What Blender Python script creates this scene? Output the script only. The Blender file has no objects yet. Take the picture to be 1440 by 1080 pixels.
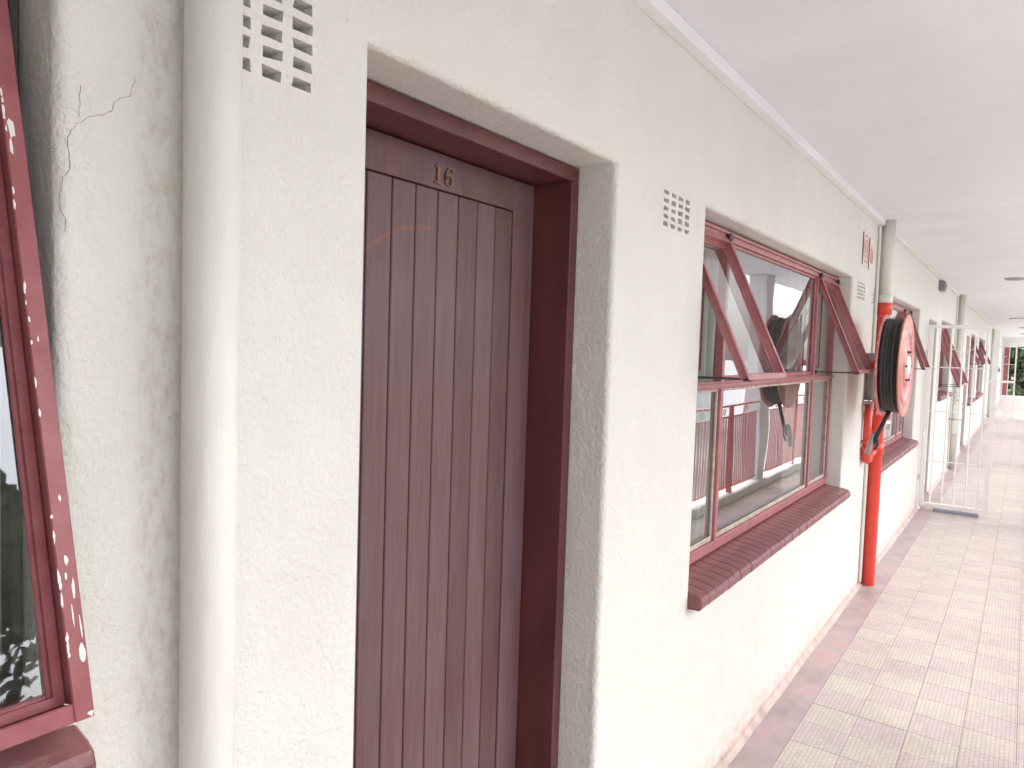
import bpy, bmesh, math, random
from mathutils import Vector, Matrix
random.seed(7)
S = bpy.context.scene
COL = S.collection
R = math.radians
PI = math.pi

# ------------------------------------------------------------------ camera, world, sun, exposure
yaw, pitch, roll = 0.950184, -0.054416, 0.032027
fwd = Vector((math.sin(yaw)*math.cos(pitch), math.cos(yaw)*math.cos(pitch), math.sin(pitch)))
rt = fwd.cross(Vector((0, 0, 1))).normalized()
up = rt.cross(fwd)
c_, s_ = math.cos(roll), math.sin(roll)
r2 = c_*rt + s_*up
u2 = -s_*rt + c_*up
cam = bpy.data.objects.new('camera', bpy.data.cameras.new('camera'))
COL.objects.link(cam)
m = Matrix((r2, u2, -fwd)).transposed().to_4x4()
m.translation = Vector((0, -0.9, 1.638))
cam.matrix_world = m
cam.data.sensor_width = 36
cam.data.lens = 1012.1/1440*36
cam.data.clip_start = 0.02
cam.data.clip_end = 3000
S.camera = cam

SUN_AZ_VEC = Vector((0.55, -0.95, 0))          # towards the sun (from the open side, ahead)
SUN_EL = R(58)
w = bpy.data.worlds.new('World'); S.world = w; w.use_nodes = True
nt = w.node_tree; nt.nodes.clear()
sky = nt.nodes.new('ShaderNodeTexSky'); sky.sky_type = 'NISHITA'; sky.sun_disc = False
sky.sun_elevation = SUN_EL
sky.sun_rotation = math.atan2(SUN_AZ_VEC.x, SUN_AZ_VEC.y)
sky.dust_density = 4; sky.air_density = 1.0; sky.ozone_density = 1
hs = nt.nodes.new('ShaderNodeHueSaturation'); hs.inputs['Saturation'].default_value = 0.32
bg = nt.nodes.new('ShaderNodeBackground'); bg.inputs['Strength'].default_value = 0.15
wo = nt.nodes.new('ShaderNodeOutputWorld')
nt.links.new(sky.outputs[0], hs.inputs['Color']); nt.links.new(hs.outputs[0], bg.inputs[0]); nt.links.new(bg.outputs[0], wo.inputs[0])
sl = bpy.data.lights.new('sun', 'SUN'); sl.energy = 0.5; sl.angle = R(40); sl.color = (1.0, 0.985, 0.965)
so = bpy.data.objects.new('sun', sl); COL.objects.link(so)
sv = (SUN_AZ_VEC.normalized()*math.cos(SUN_EL) + Vector((0, 0, math.sin(SUN_EL))))
so.rotation_euler = sv.to_track_quat('Z', 'Y').to_euler()
S.view_settings.view_transform = 'Standard'; S.view_settings.look = 'None'
S.view_settings.gamma = 1; S.view_settings.use_curve_mapping = False
S.view_settings.exposure = 2.13
S.render.engine = 'CYCLES'
S.cycles.max_bounces = 10; S.cycles.diffuse_bounces = 6; S.cycles.glossy_bounces = 4
S.cycles.transparent_max_bounces = 16

# ------------------------------------------------------------------ materials
def mat(name):
    M = bpy.data.materials.new(name); M.use_nodes = True
    return M, M.node_tree, M.node_tree.nodes['Principled BSDF']

def N(nt, typ, **kw):
    n = nt.nodes.new(typ)
    for k, v in kw.items():
        if k in ('operation', 'blend_type', 'data_type', 'feature', 'noise_dimensions', 'interpolation', 'distance', 'wave_type', 'bands_direction'):
            setattr(n, k, v)
        else:
            n.inputs[k.replace('_', ' ')].default_value = v
    return n

def L(nt, a, b): nt.links.new(a, b)

def coords(nt, scale=(1, 1, 1)):
    tc = nt.nodes.new('ShaderNodeTexCoord')
    mp = nt.nodes.new('ShaderNodeMapping'); mp.inputs['Scale'].default_value = scale
    L(nt, tc.outputs['Object'], mp.inputs[0])
    return mp.outputs[0]

def mixc(nt, fac, a, b, mode='MIX'):
    n = nt.nodes.new('ShaderNodeMix'); n.data_type = 'RGBA'; n.blend_type = mode
    for sock, v in ((n.inputs[0], fac), (n.inputs[6], a), (n.inputs[7], b)):
        if hasattr(v, 'default_value') or hasattr(v, 'is_linked'): L(nt, v, sock)
        elif isinstance(v, (int, float)): sock.default_value = v
        else: sock.default_value = (*v, 1) if len(v) == 3 else v
    return n.outputs[2]

def ramp(nt, src, p0, p1, c0=(0, 0, 0, 1), c1=(1, 1, 1, 1)):
    r = nt.nodes.new('ShaderNodeValToRGB')
    r.color_ramp.elements[0].position = p0; r.color_ramp.elements[1].position = p1
    r.color_ramp.elements[0].color = c0; r.color_ramp.elements[1].color = c1
    L(nt, src, r.inputs[0]); return r.outputs[0]

def noise(nt, co, scale, detail=4, rough=0.55, dist=0.0):
    n = nt.nodes.new('ShaderNodeTexNoise')
    n.inputs['Scale'].default_value = scale; n.inputs['Detail'].default_value = detail
    n.inputs['Roughness'].default_value = rough; n.inputs['Distortion'].default_value = dist
    if co is not None: L(nt, co, n.inputs['Vector'])
    return n.outputs['Fac']

def mth(nt, op, a, b=None, c=None):
    n = nt.nodes.new('ShaderNodeMath'); n.operation = op
    for i, v in enumerate((a, b, c)):
        if v is None: continue
        if isinstance(v, (int, float)): n.inputs[i].default_value = v
        else: L(nt, v, n.inputs[i])
    return n.outputs[0]

def bump(nt, bsdf, hs_):
    prev = None
    for h, strength, dist in hs_:
        b = nt.nodes.new('ShaderNodeBump'); b.inputs['Strength'].default_value = strength; b.inputs['Distance'].default_value = dist
        L(nt, h, b.inputs['Height'])
        if prev: L(nt, prev, b.inputs['Normal'])
        prev = b.outputs[0]
    L(nt, prev, bsdf.inputs['Normal'])

def sep(nt):
    tc = nt.nodes.new('ShaderNodeTexCoord'); s = nt.nodes.new('ShaderNodeSeparateXYZ')
    L(nt, tc.outputs['Object'], s.inputs[0]); return s.outputs

def band(nt, v, lo, hi, soft):
    a = nt.nodes.new('ShaderNodeMapRange'); a.interpolation_type = 'SMOOTHSTEP'
    a.inputs[1].default_value = lo-soft; a.inputs[2].default_value = lo
    b = nt.nodes.new('ShaderNodeMapRange'); b.interpolation_type = 'SMOOTHSTEP'
    b.inputs[1].default_value = hi; b.inputs[2].default_value = hi+soft
    b.inputs[3].default_value = 1; b.inputs[4].default_value = 0
    L(nt, v, a.inputs[0]); L(nt, v, b.inputs[0])
    return mth(nt, 'MULTIPLY', a.outputs[0], b.outputs[0])

def plaster():
    M, t, p = mat('painted_plaster')
    co = coords(t)
    fine = noise(t, co, 260, 5, 0.6)
    mid = noise(t, co, 55, 4, 0.55)
    big = noise(t, co, 5, 3, 0.5)
    col = mixc(t, ramp(t, big, 0.3, 0.75), (0.695, 0.692, 0.628), (0.735, 0.735, 0.678))
    # small pits and specks of dirt
    v = t.nodes.new('ShaderNodeTexVoronoi'); v.inputs['Scale'].default_value = 28; L(t, co, v.inputs['Vector'])
    sp = ramp(t, v.outputs['Distance'], 0.03, 0.07, (1, 1, 1, 1), (0, 0, 0, 1))
    gate = ramp(t, noise(t, co, 9, 3, 0.6), 0.5, 0.62)
    col = mixc(t, mth(t, 'MULTIPLY', mth(t, 'MULTIPLY', sp, gate), 0.6), col, (0.33, 0.27, 0.2))
    xyz = sep(t)
    # grime along the pipe and under the ceiling near the first window
    g = band(t, xyz[0], 0.47, 0.50, 0.03)
    gn = ramp(t, noise(t, coords(t, (1, 1, 0.45)), 70, 5, 0.7), 0.46, 0.72)
    col = mixc(t, mth(t, 'MULTIPLY', mth(t, 'MULTIPLY', g, gn), 0.55), col, (0.42, 0.36, 0.25))
    g2 = band(t, xyz[0], 0.2, 0.52, 0.03)
    gn2 = ramp(t, noise(t, coords(t, (1, 1, 0.7)), 34, 6, 0.7), 0.5, 0.85)
    col = mixc(t, mth(t, 'MULTIPLY', mth(t, 'MULTIPLY', g2, gn2), 0.13), col, (0.5, 0.46, 0.38))
    # scuffed foot of the wall
    ft = band(t, xyz[2], -0.1, 0.06, 0.08)
    fn = ramp(t, noise(t, co, 20, 5, 0.65), 0.42, 0.6)
    col = mixc(t, mth(t, 'MULTIPLY', mth(t, 'MULTIPLY', ft, fn), 0.5), col, (0.55, 0.36, 0.33))
    L(t, col, p.inputs['Base Color'])
    p.inputs['Roughness'].default_value = 0.55; p.inputs['Specular IOR Level'].default_value = 0.35
    bump(t, p, [(big, 0.5, 0.02), (noise(t, co, 17, 3, 0.5), 0.6, 0.007), (noise(t, co, 95, 3, 0.55), 0.9, 0.0045), (fine, 0.8, 0.0022)])
    return M

def simple(name, c, rough=0.5, var=0.1, scale=12, bs=0.15, bscale=120, spec=0.5, metal=0, stretch=(1, 1, 1), dirt=None):
    M, t, p = mat(name)
    co = coords(t, stretch)
    n = noise(t, co, scale, 5, 0.6)
    d = tuple(x*(1-var*1.6) for x in c); e = tuple(min(1, x*(1+var)) for x in c)
    col = mixc(t, ramp(t, n, 0.3, 0.7), d, e)
    if dirt:
        dn = ramp(t, noise(t, co, dirt[1], 6, 0.7), dirt[2], dirt[2]+0.08)
        col = mixc(t, mth(t, 'MULTIPLY', dn, dirt[3]), col, dirt[0])
    L(t, col, p.inputs['Base Color'])
    p.inputs['Roughness'].default_value = rough; p.inputs['Metallic'].default_value = metal
    p.inputs['Specular IOR Level'].default_value = spec
    bump(t, p, [(noise(t, co, bscale, 4, 0.6), bs, 0.002)])
    return M

def wood():
    M, t, p = mat('stained_wood')
    co = coords(t, (1, 1, 0.06))
    oi = t.nodes.new('ShaderNodeObjectInfo')
    w4 = t.nodes.new('ShaderNodeTexNoise'); w4.noise_dimensions = '4D'; w4.inputs['Scale'].default_value = 90; w4.inputs['Detail'].default_value = 6
    w4.inputs['Roughness'].default_value = 0.65
    L(t, co, w4.inputs['Vector']); L(t, mth(t, 'MULTIPLY', oi.outputs['Random'], 40), w4.inputs['W'])
    grain = w4.outputs['Fac']
    col = mixc(t, ramp(t, grain, 0.35, 0.7), (0.118, 0.056, 0.050), (0.160, 0.088, 0.084))
    tint = ramp(t, oi.outputs['Random'], 0.0, 1.0, (0.82, 0.76, 0.76, 1), (1.12, 1.18, 1.32, 1))
    col = mixc(t, 1.0, col, tint, 'MULTIPLY')
    cloud = ramp(t, noise(t, coords(t, (1, 1, 0.4)), 5, 5, 0.65), 0.4, 0.68)
    col = mixc(t, mth(t, 'MULTIPLY', cloud, 0.5), col, (0.18, 0.14, 0.165))
    red = ramp(t, noise(t, coords(t, (1, 1, 0.3)), 7.7, 4, 0.6), 0.56, 0.7)
    col = mixc(t, mth(t, 'MULTIPLY', red, 0.4), col, (0.20, 0.075, 0.06))
    # chipped spots
    v = t.nodes.new('ShaderNodeTexVoronoi'); v.inputs['Scale'].default_value = 9; L(t, coords(t, (1, 1, 0.7)), v.inputs['Vector'])
    sp = ramp(t, v.outputs['Distance'], 0.035, 0.055, (1, 1, 1, 1), (0, 0, 0, 1))
    gt = ramp(t, noise(t, coords(t), 3.1, 2, 0.5), 0.52, 0.56)
    col = mixc(t, mth(t, 'MULTIPLY', mth(t, 'MULTIPLY', sp, gt), 0.55), col, (0.35, 0.16, 0.09))
    # curved scuff (old varnish scratch) over the upper boards, world units
    g = t.nodes.new('ShaderNodeNewGeometry'); s = t.nodes.new('ShaderNodeSeparateXYZ'); L(t, g.outputs['Position'], s.inputs[0])
    def arc(cx, cz, r, wd, x0, x1, z0, z1):
        dx = mth(t, 'SUBTRACT', s.outputs[0], cx); dz = mth(t, 'SUBTRACT', s.outputs[2], cz)
        d = mth(t, 'SQRT', mth(t, 'ADD', mth(t, 'MULTIPLY', dx, dx), mth(t, 'MULTIPLY', dz, dz)))
        e = mth(t, 'ABSOLUTE', mth(t, 'SUBTRACT', d, r))
        k = mth(t, 'LESS_THAN', mth(t, 'ADD', e, mth(t, 'MULTIPLY', noise(t, coords(t), 60, 3), wd*0.8)), wd)
        return mth(t, 'MULTIPLY', k, mth(t, 'MULTIPLY', band(t, s.outputs[0], x0, x1, 0.01), band(t, s.outputs[2], z0, z1, 0.02)))
    a1 = arc(1.25, 1.585, 0.315, 0.008, 0.95, 1.24, 1.7, 1.96)
    a2 = arc(1.15, 1.71, 0.24, 0.005, 1.27, 1.40, 1.77, 1.96)
    mk = mth(t, 'MAXIMUM', a1, a2)
    col = mixc(t, mth(t, 'MULTIPLY', mk, 0.4), col, (0.26, 0.09, 0.045))
    L(t, col, p.inputs['Base Color'])
    p.inputs['Roughness'].default_value = 0.48; p.inputs['Specular IOR Level'].default_value = 0.4
    bump(t, p, [(grain, 0.35, 0.0015)])
    return M

def flaky():
    """maroon gloss paint on steel, flaked off to a pale undercoat in places"""
    M, t, p = mat('flaking_maroon_paint')
    co = coords(t)
    n = noise(t, co, 30, 5, 0.6)
    col = mixc(t, ramp(t, n, 0.3, 0.7), (0.25, 0.06, 0.066), (0.33, 0.105, 0.115))
    fl = noise(t, coords(t, (1, 1, 0.45)), 105, 3, 0.5, 0.6)
    area = noise(t, coords(t, (1, 1, 1)), 6, 2, 0.5)
    f = ramp(t, mth(t, 'ADD', fl, mth(t, 'MULTIPLY', area, 0.75)), 1.03, 1.036)
    col = mixc(t, f, col, (0.72, 0.7, 0.62))
    L(t, col, p.inputs['Base Color']); p.inputs['Roughness'].default_value = 0.38
    bump(t, p, [(mth(t, 'SUBTRACT', 1.0, f), 0.6, 0.001), (noise(t, co, 140, 4), 0.15, 0.001)])
    return M

def glass(name='window_glass', tint=(0.9, 0.93, 0.92), base=0.06, dirt=0.02):
    M = bpy.data.materials.new(name); M.use_nodes = True; t = M.node_tree; t.nodes.clear()
    o = t.nodes.new('ShaderNodeOutputMaterial')
    tr = t.nodes.new('ShaderNodeBsdfTransparent'); tr.inputs[0].default_value = (*tint, 1)
    gl = t.nodes.new('ShaderNodeBsdfGlossy'); gl.inputs['Roughness'].default_value = 0.015; gl.inputs[0].default_value = (0.95, 0.96, 1.0, 1)
    fr = t.nodes.new('ShaderNodeFresnel'); fr.inputs[0].default_value = 1.55
    co = coords(t)
    b = t.nodes.new('ShaderNodeBump'); b.inputs['Strength'].default_value = 0.04; b.inputs['Distance'].default_value = 0.02
    L(t, noise(t, co, 3.0, 1, 0.4), b.inputs['Height']); L(t, b.outputs[0], gl.inputs['Normal'])
    # thin box: the front face carries the reflection of both surfaces, the back face only lets light through
    ge = t.nodes.new('ShaderNodeNewGeometry')
    fac = mth(t, 'MINIMUM', mth(t, 'ADD', mth(t, 'MULTIPLY', fr.outputs[0], 1.75), base), 1.0)
    fac = mth(t, 'MULTIPLY', fac, mth(t, 'SUBTRACT', 1.0, ge.outputs['Backfacing']))
    mx = t.nodes.new('ShaderNodeMixShader'); L(t, fac, mx.inputs[0]); L(t, tr.outputs[0], mx.inputs[1]); L(t, gl.outputs[0], mx.inputs[2])
    df = t.nodes.new('ShaderNodeBsdfDiffuse'); df.inputs[0].default_value = (0.6, 0.58, 0.52, 1)
    m2 = t.nodes.new('ShaderNodeMixShader')
    L(t, mth(t, 'MULTIPLY', ramp(t, noise(t, co, 7, 6, 0.7), 0.35, 0.8), dirt*3), m2.inputs[0]); L(t, mx.outputs[0], m2.inputs[1]); L(t, df.outputs[0], m2.inputs[2])
    L(t, m2.outputs[0], o.inputs[0])
    return M

def tilemat(name, c):
    M, t, p = mat(name)
    oi = t.nodes.new('ShaderNodeObjectInfo')
    g = t.nodes.new('ShaderNodeNewGeometry')
    co = g.outputs['Position']
    n = noise(t, co, 2.2, 5, 0.65)
    base = mixc(t, ramp(t, n, 0.35, 0.7), tuple(x*0.86 for x in c), tuple(x*1.08 for x in c))
    base = mixc(t, mth(t, 'MULTIPLY', oi.outputs['Random'], 0.35), base, (0.46, 0.39, 0.37))
    br = t.nodes.new('ShaderNodeTexBrick'); br.offset = 0.5
    mp = t.nodes.new('ShaderNodeMapping'); mp.inputs['Scale'].default_value = (1, 1, 1); L(t, co, mp.inputs[0]); L(t, mp.outputs[0], br.inputs['Vector'])
    br.inputs['Scale'].default_value = 1; br.inputs['Brick Width'].default_value = 0.033; br.inputs['Row Height'].default_value = 0.0166
    br.inputs['Mortar Size'].default_value = 0.0016; br.inputs['Mortar Smooth'].default_value = 0.5
    br.inputs['Color1'].default_value = (0.93, 0.93, 0.93, 1); br.inputs['Color2'].default_value = (1.08, 1.06, 1.05, 1); br.inputs['Mortar'].default_value = (0.68, 0.64, 0.66, 1)
    base = mixc(t, 1.0, base, br.outputs['Color'], 'MULTIPLY')
    sp = ramp(t, noise(t, co, 190, 4, 0.75), 0.34, 0.44, (0.75, 0.72, 0.72, 1), (1, 1, 1, 1))
    base = mixc(t, 1.0, base, sp, 'MULTIPLY')
    L(t, base, p.inputs['Base Color']); p.inputs['Roughness'].default_value = 0.42
    bump(t, p, [(br.outputs['Fac'], -0.4, 0.001), (noise(t, co, 150, 3), 0.2, 0.001)])
    return M

PL = plaster()
CEIL = simple('ceiling_paint', (0.75, 0.775, 0.80), 0.7, 0.03, 2.5, 0.35, 180)
TRUNK = simple('white_plastic', (0.78, 0.78, 0.80), 0.35, 0.03, 6, 0.05)
WOOD = wood()
MAROON = simple('maroon_gloss_paint', (0.30, 0.085, 0.09), 0.36, 0.14, 18, 0.2, 90, dirt=((0.6, 0.52, 0.47), 60, 0.72, 0.6))
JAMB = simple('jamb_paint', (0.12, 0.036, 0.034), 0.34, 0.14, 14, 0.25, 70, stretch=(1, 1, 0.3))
WINPAINT = simple('hazed_window_paint', (0.40, 0.145, 0.155), 0.33, 0.14, 18, 0.2, 90, dirt=((0.66, 0.55, 0.52), 60, 0.70, 0.6))  # maroon made lighter and pinker, veiling haze put into the colour
RAILP = simple('balustrade_paint', (0.58, 0.13, 0.13), 0.4, 0.1)
DARKM = simple('dark_metal', (0.05, 0.045, 0.045), 0.5, 0.2, 40, 0.3)
FLAKY = flaky()
PUTTY = simple('old_putty', (0.52, 0.45, 0.38), 0.8, 0.2, 30, 0.6, 60, dirt=((0.3, 0.15, 0.13), 24, 0.55, 0.7))
GLASS = glass()
GLASSD = glass('dusty_glass', (0.8, 0.83, 0.82), 0.02, 0.1)
SILLM = simple('sill_brick_paint', (0.235, 0.085, 0.088), 0.36, 0.25, 14, 0.5, 70, dirt=((0.34, 0.24, 0.22), 22, 0.56, 0.5))
SILLJ = simple('sill_joint', (0.11, 0.04, 0.04), 0.8, 0.2, 30, 0.5)
AIRB = simple('airbrick_paint', (0.70, 0.68, 0.63), 0.6, 0.1, 20, 0.5, 90, dirt=((0.2, 0.17, 0.14), 34, 0.66, 0.6))
PIPEC = simple('cream_pipe_paint', (0.72, 0.715, 0.655), 0.5, 0.06, 8, 0.7, 70, stretch=(1, 1, 0.3), dirt=((0.45, 0.4, 0.32), 16, 0.66, 0.35))
RED = simple('red_gloss_paint', (0.68, 0.062, 0.04), 0.3, 0.08, 12, 0.12, 60, dirt=((0.7, 0.5, 0.4), 40, 0.72, 0.7))
REELRED = simple('pale_red_paint', (0.60, 0.21, 0.195), 0.3, 0.12, 10, 0.2, 60, dirt=((0.74, 0.55, 0.47), 22, 0.55, 0.6))  # paler and pinker than the pipe red, with cream blotches
REELRIM = simple('worn_rim_paint', (0.70, 0.36, 0.24), 0.35, 0.1, 16, 0.2)
RUBBER = simple('black_rubber', (0.035, 0.037, 0.036), 0.55, 0.2, 20, 0.3, 60)
STEEL = simple('grey_steel', (0.42, 0.42, 0.42), 0.4, 0.1, 20, 0.2, metal=0.4)
WHITE = simple('white_gate_paint', (0.88, 0.88, 0.85), 0.35, 0.04, 20, 0.15)
BORDER = simple('floor_border_paint', (0.345, 0.275, 0.28), 0.4, 0.16, 5, 0.3, 50, dirt=((0.42, 0.2, 0.19), 5, 0.57, 0.6))
SCREED = simple('screed', (0.36, 0.31, 0.30), 0.7, 0.1)
TILE_A = tilemat('cream_tile', (0.47, 0.432, 0.385))
TILE_B = tilemat('rose_tile', (0.445, 0.388, 0.38))
BRASS = simple('tarnished_brass', (0.23, 0.11, 0.06), 0.5, 0.25, 60, 0.3, metal=0.1)
SIGNW = simple('sign_white', (0.75, 0.73, 0.68), 0.35, 0.02)
SIGNR = simple('sign_red', (0.62, 0.2, 0.18), 0.35, 0.05)
GREYB = simple('grey_plastic', (0.22, 0.215, 0.22), 0.45, 0.08)
MATM = simple('blue_grey_rubber', (0.36, 0.39, 0.46), 0.7, 0.1)
CURT = simple('net_curtain', (0.66, 0.64, 0.60), 0.9, 0.06, 25, 0.4, 300)
CURTG = simple('grey_green_curtain', (0.42, 0.44, 0.38), 0.9, 0.08, 12, 0.4, 300)
CURTD = simple('dark_curtain', (0.07, 0.072, 0.085), 0.9, 0.1, 12, 0.4, 300)
CURTL = simple('grey_lace', (0.3, 0.29, 0.3), 0.9, 0.2, 60, 0.4, 300)
ROOMW = simple('room_wall_paint', (0.6, 0.57, 0.5), 0.8, 0.04)
ROOMD = simple('room_floor_cover', (0.2, 0.16, 0.13), 0.6, 0.1)
LAMPW = simple('lamp_fitting', (0.35, 0.34, 0.34), 0.4, 0.05)
FACADE = simple('facade_paint', (0.78, 0.77, 0.76), 0.7, 0.05, 2)
PAVE = simple('courtyard_paving', (0.48, 0.47, 0.45), 0.8, 0.12, 1.5)
BARK = simple('bark', (0.13, 0.10, 0.075), 0.9, 0.25, 14, 0.9, 30)

def leafmat():
    M, t, p = mat('leaves')
    g = t.nodes.new('ShaderNodeNewGeometry')
    n = noise(t, g.outputs['Position'], 1.3, 4, 0.6)
    rp = g.outputs['Random Per Island']
    c = mixc(t, ramp(t, n, 0.35, 0.65), (0.03, 0.055, 0.02), (0.08, 0.12, 0.04))
    c = mixc(t, mth(t, 'MULTIPLY', rp, 0.5), c, (0.11, 0.13, 0.06))
    L(t, c, p.inputs['Base Color']); p.inputs['Roughness'].default_value = 0.5
    return M
LEAF = leafmat()

# ------------------------------------------------------------------ mesh helpers
def obj(name, bm, m, parent=None, smooth=False, loc=None):
    me = bpy.data.meshes.new(name); bm.normal_update(); bm.to_mesh(me); bm.free()
    for mm in (m if isinstance(m, (list, tuple)) else [m]): me.materials.append(mm)
    if smooth:
        for f in me.polygons: f.use_smooth = True
    o = bpy.data.objects.new(name, me); COL.objects.link(o)
    if parent: o.parent = parent
    if loc: o.location = loc
    return o

def tag(o, label=None, cat=None, group=None, kind=None):
    if label: o['label'] = label
    if cat: o['category'] = cat
    if group: o['group'] = group
    if kind: o['kind'] = kind
    return o

def thing(name, label, cat, loc=(0, 0, 0), group=None):
    o = bpy.data.objects.new(name, None); COL.objects.link(o); o.location = loc
    return tag(o, label, cat, group)

def bx(bm, x0, x1, y0, y1, z0, z1, bev=0, M=None, seg=2):
    vs = [bm.verts.new(v) for v in ((x0, y0, z0), (x1, y0, z0), (x1, y1, z0), (x0, y1, z0), (x0, y0, z1), (x1, y0, z1), (x1, y1, z1), (x0, y1, z1))]
    fs = [bm.faces.new([vs[i] for i in f]) for f in ((0, 3, 2, 1), (4, 5, 6, 7), (0, 1, 5, 4), (1, 2, 6, 5), (2, 3, 7, 6), (3, 0, 4, 7))]
    geo = vs
    if bev:
        es = list({e for f in fs for e in f.edges})
        r = bmesh.ops.bevel(bm, geom=es, offset=bev, segments=seg, affect='EDGES', profile=0.5)
        geo = list({v for v in r['verts']} | {v for v in vs if v.is_valid})
    if M is not None: bmesh.ops.transform(bm, matrix=M, verts=[v for v in geo if v.is_valid])

def box(*a, **k):
    bm = bmesh.new(); bx(bm, *a, **k); return bm

def tube(bm, pts, r, n=10, cap=True):
    pts = [Vector(p) for p in pts]; rings = []
    rs = r if isinstance(r, (list, tuple)) else [r]*len(pts)
    prevu = None
    for i, p in enumerate(pts):
        a = pts[max(i-1, 0)]; b = pts[min(i+1, len(pts)-1)]
        d = (b-a).normalized()
        if prevu is None:
            u = d.cross(Vector((0, 0, 1)))
            if u.length < 1e-3: u = d.cross(Vector((1, 0, 0)))
        else: u = prevu - d*prevu.dot(d)
        u.normalize(); prevu = u; v = d.cross(u)
        rings.append([bm.verts.new(p+(u*math.cos(2*PI*k/n)+v*math.sin(2*PI*k/n))*rs[i]) for k in range(n)])
    for a, b in zip(rings, rings[1:]):
        for k in range(n): bm.faces.new((a[k], a[(k+1) % n], b[(k+1) % n], b[k]))
    if cap: bm.faces.new(rings[0][::-1]); bm.faces.new(rings[-1])

def tb(pts, r, n=10):
    bm = bmesh.new(); tube(bm, pts, r, n); return bm

def lathe(bm, prof, M, n=40, close=False):
    """prof: (radius, height) along local z"""
    rings = []
    for r, h in prof:
        rings.append([bm.verts.new(M @ Vector((r*math.cos(2*PI*k/n), r*math.sin(2*PI*k/n), h))) for k in range(n)])
    for a, b in zip(rings, rings[1:]):
        for k in range(n): bm.faces.new((a[k], a[(k+1) % n], b[(k+1) % n], b[k]))
    if close: bm.faces.new(rings[0][::-1]); bm.faces.new(rings[-1])

def panel(xs, zs, holes, y0, y1, bevel=0, jit=0, seg=4, bevel_only=None):
    """solid slab in the XZ plane with rectangular holes given as cell tests"""
    bm = bmesh.new()
    xs = sorted(set(round(x, 4) for x in xs)); zs = sorted(set(round(z, 4) for z in zs))
    F = {}; B = {}
    for i, x in enumerate(xs):
        for k, z in enumerate(zs):
            jx = random.uniform(-jit, jit); jz = random.uniform(-jit, jit)
            F[i, k] = bm.verts.new((x+jx, y0, z+jz)); B[i, k] = bm.verts.new((x+jx, y1, z+jz))
    def solid(i, k):
        if i < 0 or k < 0 or i >= len(xs)-1 or k >= len(zs)-1: return False
        cx = (xs[i]+xs[i+1])/2; cz = (zs[k]+zs[k+1])/2
        return not any(h[0] < cx < h[1] and h[2] < cz < h[3] for h in holes)
    for i in range(len(xs)-1):
        for k in range(len(zs)-1):
            if not solid(i, k): continue
            bm.faces.new((F[i, k], F[i+1, k], F[i+1, k+1], F[i, k+1]))
            bm.faces.new((B[i, k], B[i, k+1], B[i+1, k+1], B[i+1, k]))
            if not solid(i-1, k): bm.faces.new((F[i, k], F[i, k+1], B[i, k+1], B[i, k]))
            if not solid(i+1, k): bm.faces.new((F[i+1, k], B[i+1, k], B[i+1, k+1], F[i+1, k+1]))
            if not solid(i, k-1): bm.faces.new((F[i, k], B[i, k], B[i+1, k], F[i+1, k]))
            if not solid(i, k+1): bm.faces.new((F[i, k+1], F[i+1, k+1], B[i+1, k+1], B[i, k+1]))
    for v in [v for v in bm.verts if not v.link_faces]: bm.verts.remove(v)
    bmesh.ops.recalc_face_normals(bm, faces=bm.faces)
    if bevel:
        es = []
        for e in bm.edges:
            if abs(e.verts[0].co.y-y0) < 1e-5 and abs(e.verts[1].co.y-y0) < 1e-5 and len(e.link_faces) == 2 and e.calc_face_angle(0) > 1:
                c = (e.verts[0].co+e.verts[1].co)/2
                if any(h[0]-.01 < c.x < h[1]+.01 and h[2]-.01 < c.z < h[3]+.01 for h in (bevel_only or holes)): es.append(e)
        bmesh.ops.bevel(bm, geom=es, offset=bevel, segments=seg, affect='EDGES', profile=0.5)
    return bm

# ------------------------------------------------------------------ layout of the wall
CZ = 2.59                       # ceiling height
# windows: x0, x1, sill z, head z
W0 = (-1.30, 0.365, 1.185, 2.12)
W1 = (2.345, 4.82, 0.83, 2.12)
W2 = (5.86, 8.24, 0.83, 2.12)
W3 = (10.40, 12.02, 1.185, 2.12)
W4 = (16.15, 18.28, 0.83, 2.12)
W5 = (18.85, 21.6, 0.83, 2.12)
W6 = (26.0, 27.6, 1.185, 2.12)
D1 = (0.835, 1.702, -0.02, 2.12)
D2 = (9.03, 9.93, -0.02, 2.06)
D3 = (14.97, 15.9, -0.02, 2.06)
D4 = (22.75, 23.65, -0.02, 2.06)
V = [(0.508, 0.731, 1.995, 2.145), (1.984, 2.212, 1.995, 2.12), (4.955, 5.235, 1.995, 2.12), (5.49, 5.60, 1.995, 2.12)]
big = [W0, W1, W2, W3, W4, W5, W6, D1, D2, D3, D4]
XA, XB = -4.0, 36.0
xs = [XA, XB]; zs = [-0.3, CZ+0.02]
SB = 0.066                      # the sill bricks lie in the wall opening
bigw = [(a, b, (c if c < 0 else c-SB), d) for a, b, c, d in big]
for h in bigw+V: xs += h[:2]; zs += h[2:]
zs = [z for z in zs if z > -0.25 or z == -0.3]
holes = [(h[0], h[1], h[2], h[3]) for h in bigw+V]
holes = [(a, b, (-1 if c < 0 else c), d) for a, b, c, d in holes]
wb = panel(xs, zs, holes, 0.0, 0.26, bevel=0.016, seg=4, bevel_only=[(a, b, (-.2 if c < 0 else c), d) for a, b, c, d in bigw])
for e in wb.edges:
    if len(e.link_faces) == 2 and e.calc_face_angle(0) > 1.0: e.smooth = False
wall = obj('corridor_wall', wb, PL)
for f in wall.data.polygons: f.use_smooth = True
me = wall.data
try:
    mod = wall.modifiers.new('wn', 'WEIGHTED_NORMAL'); mod.keep_sharp = True
except Exception: pass
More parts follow.
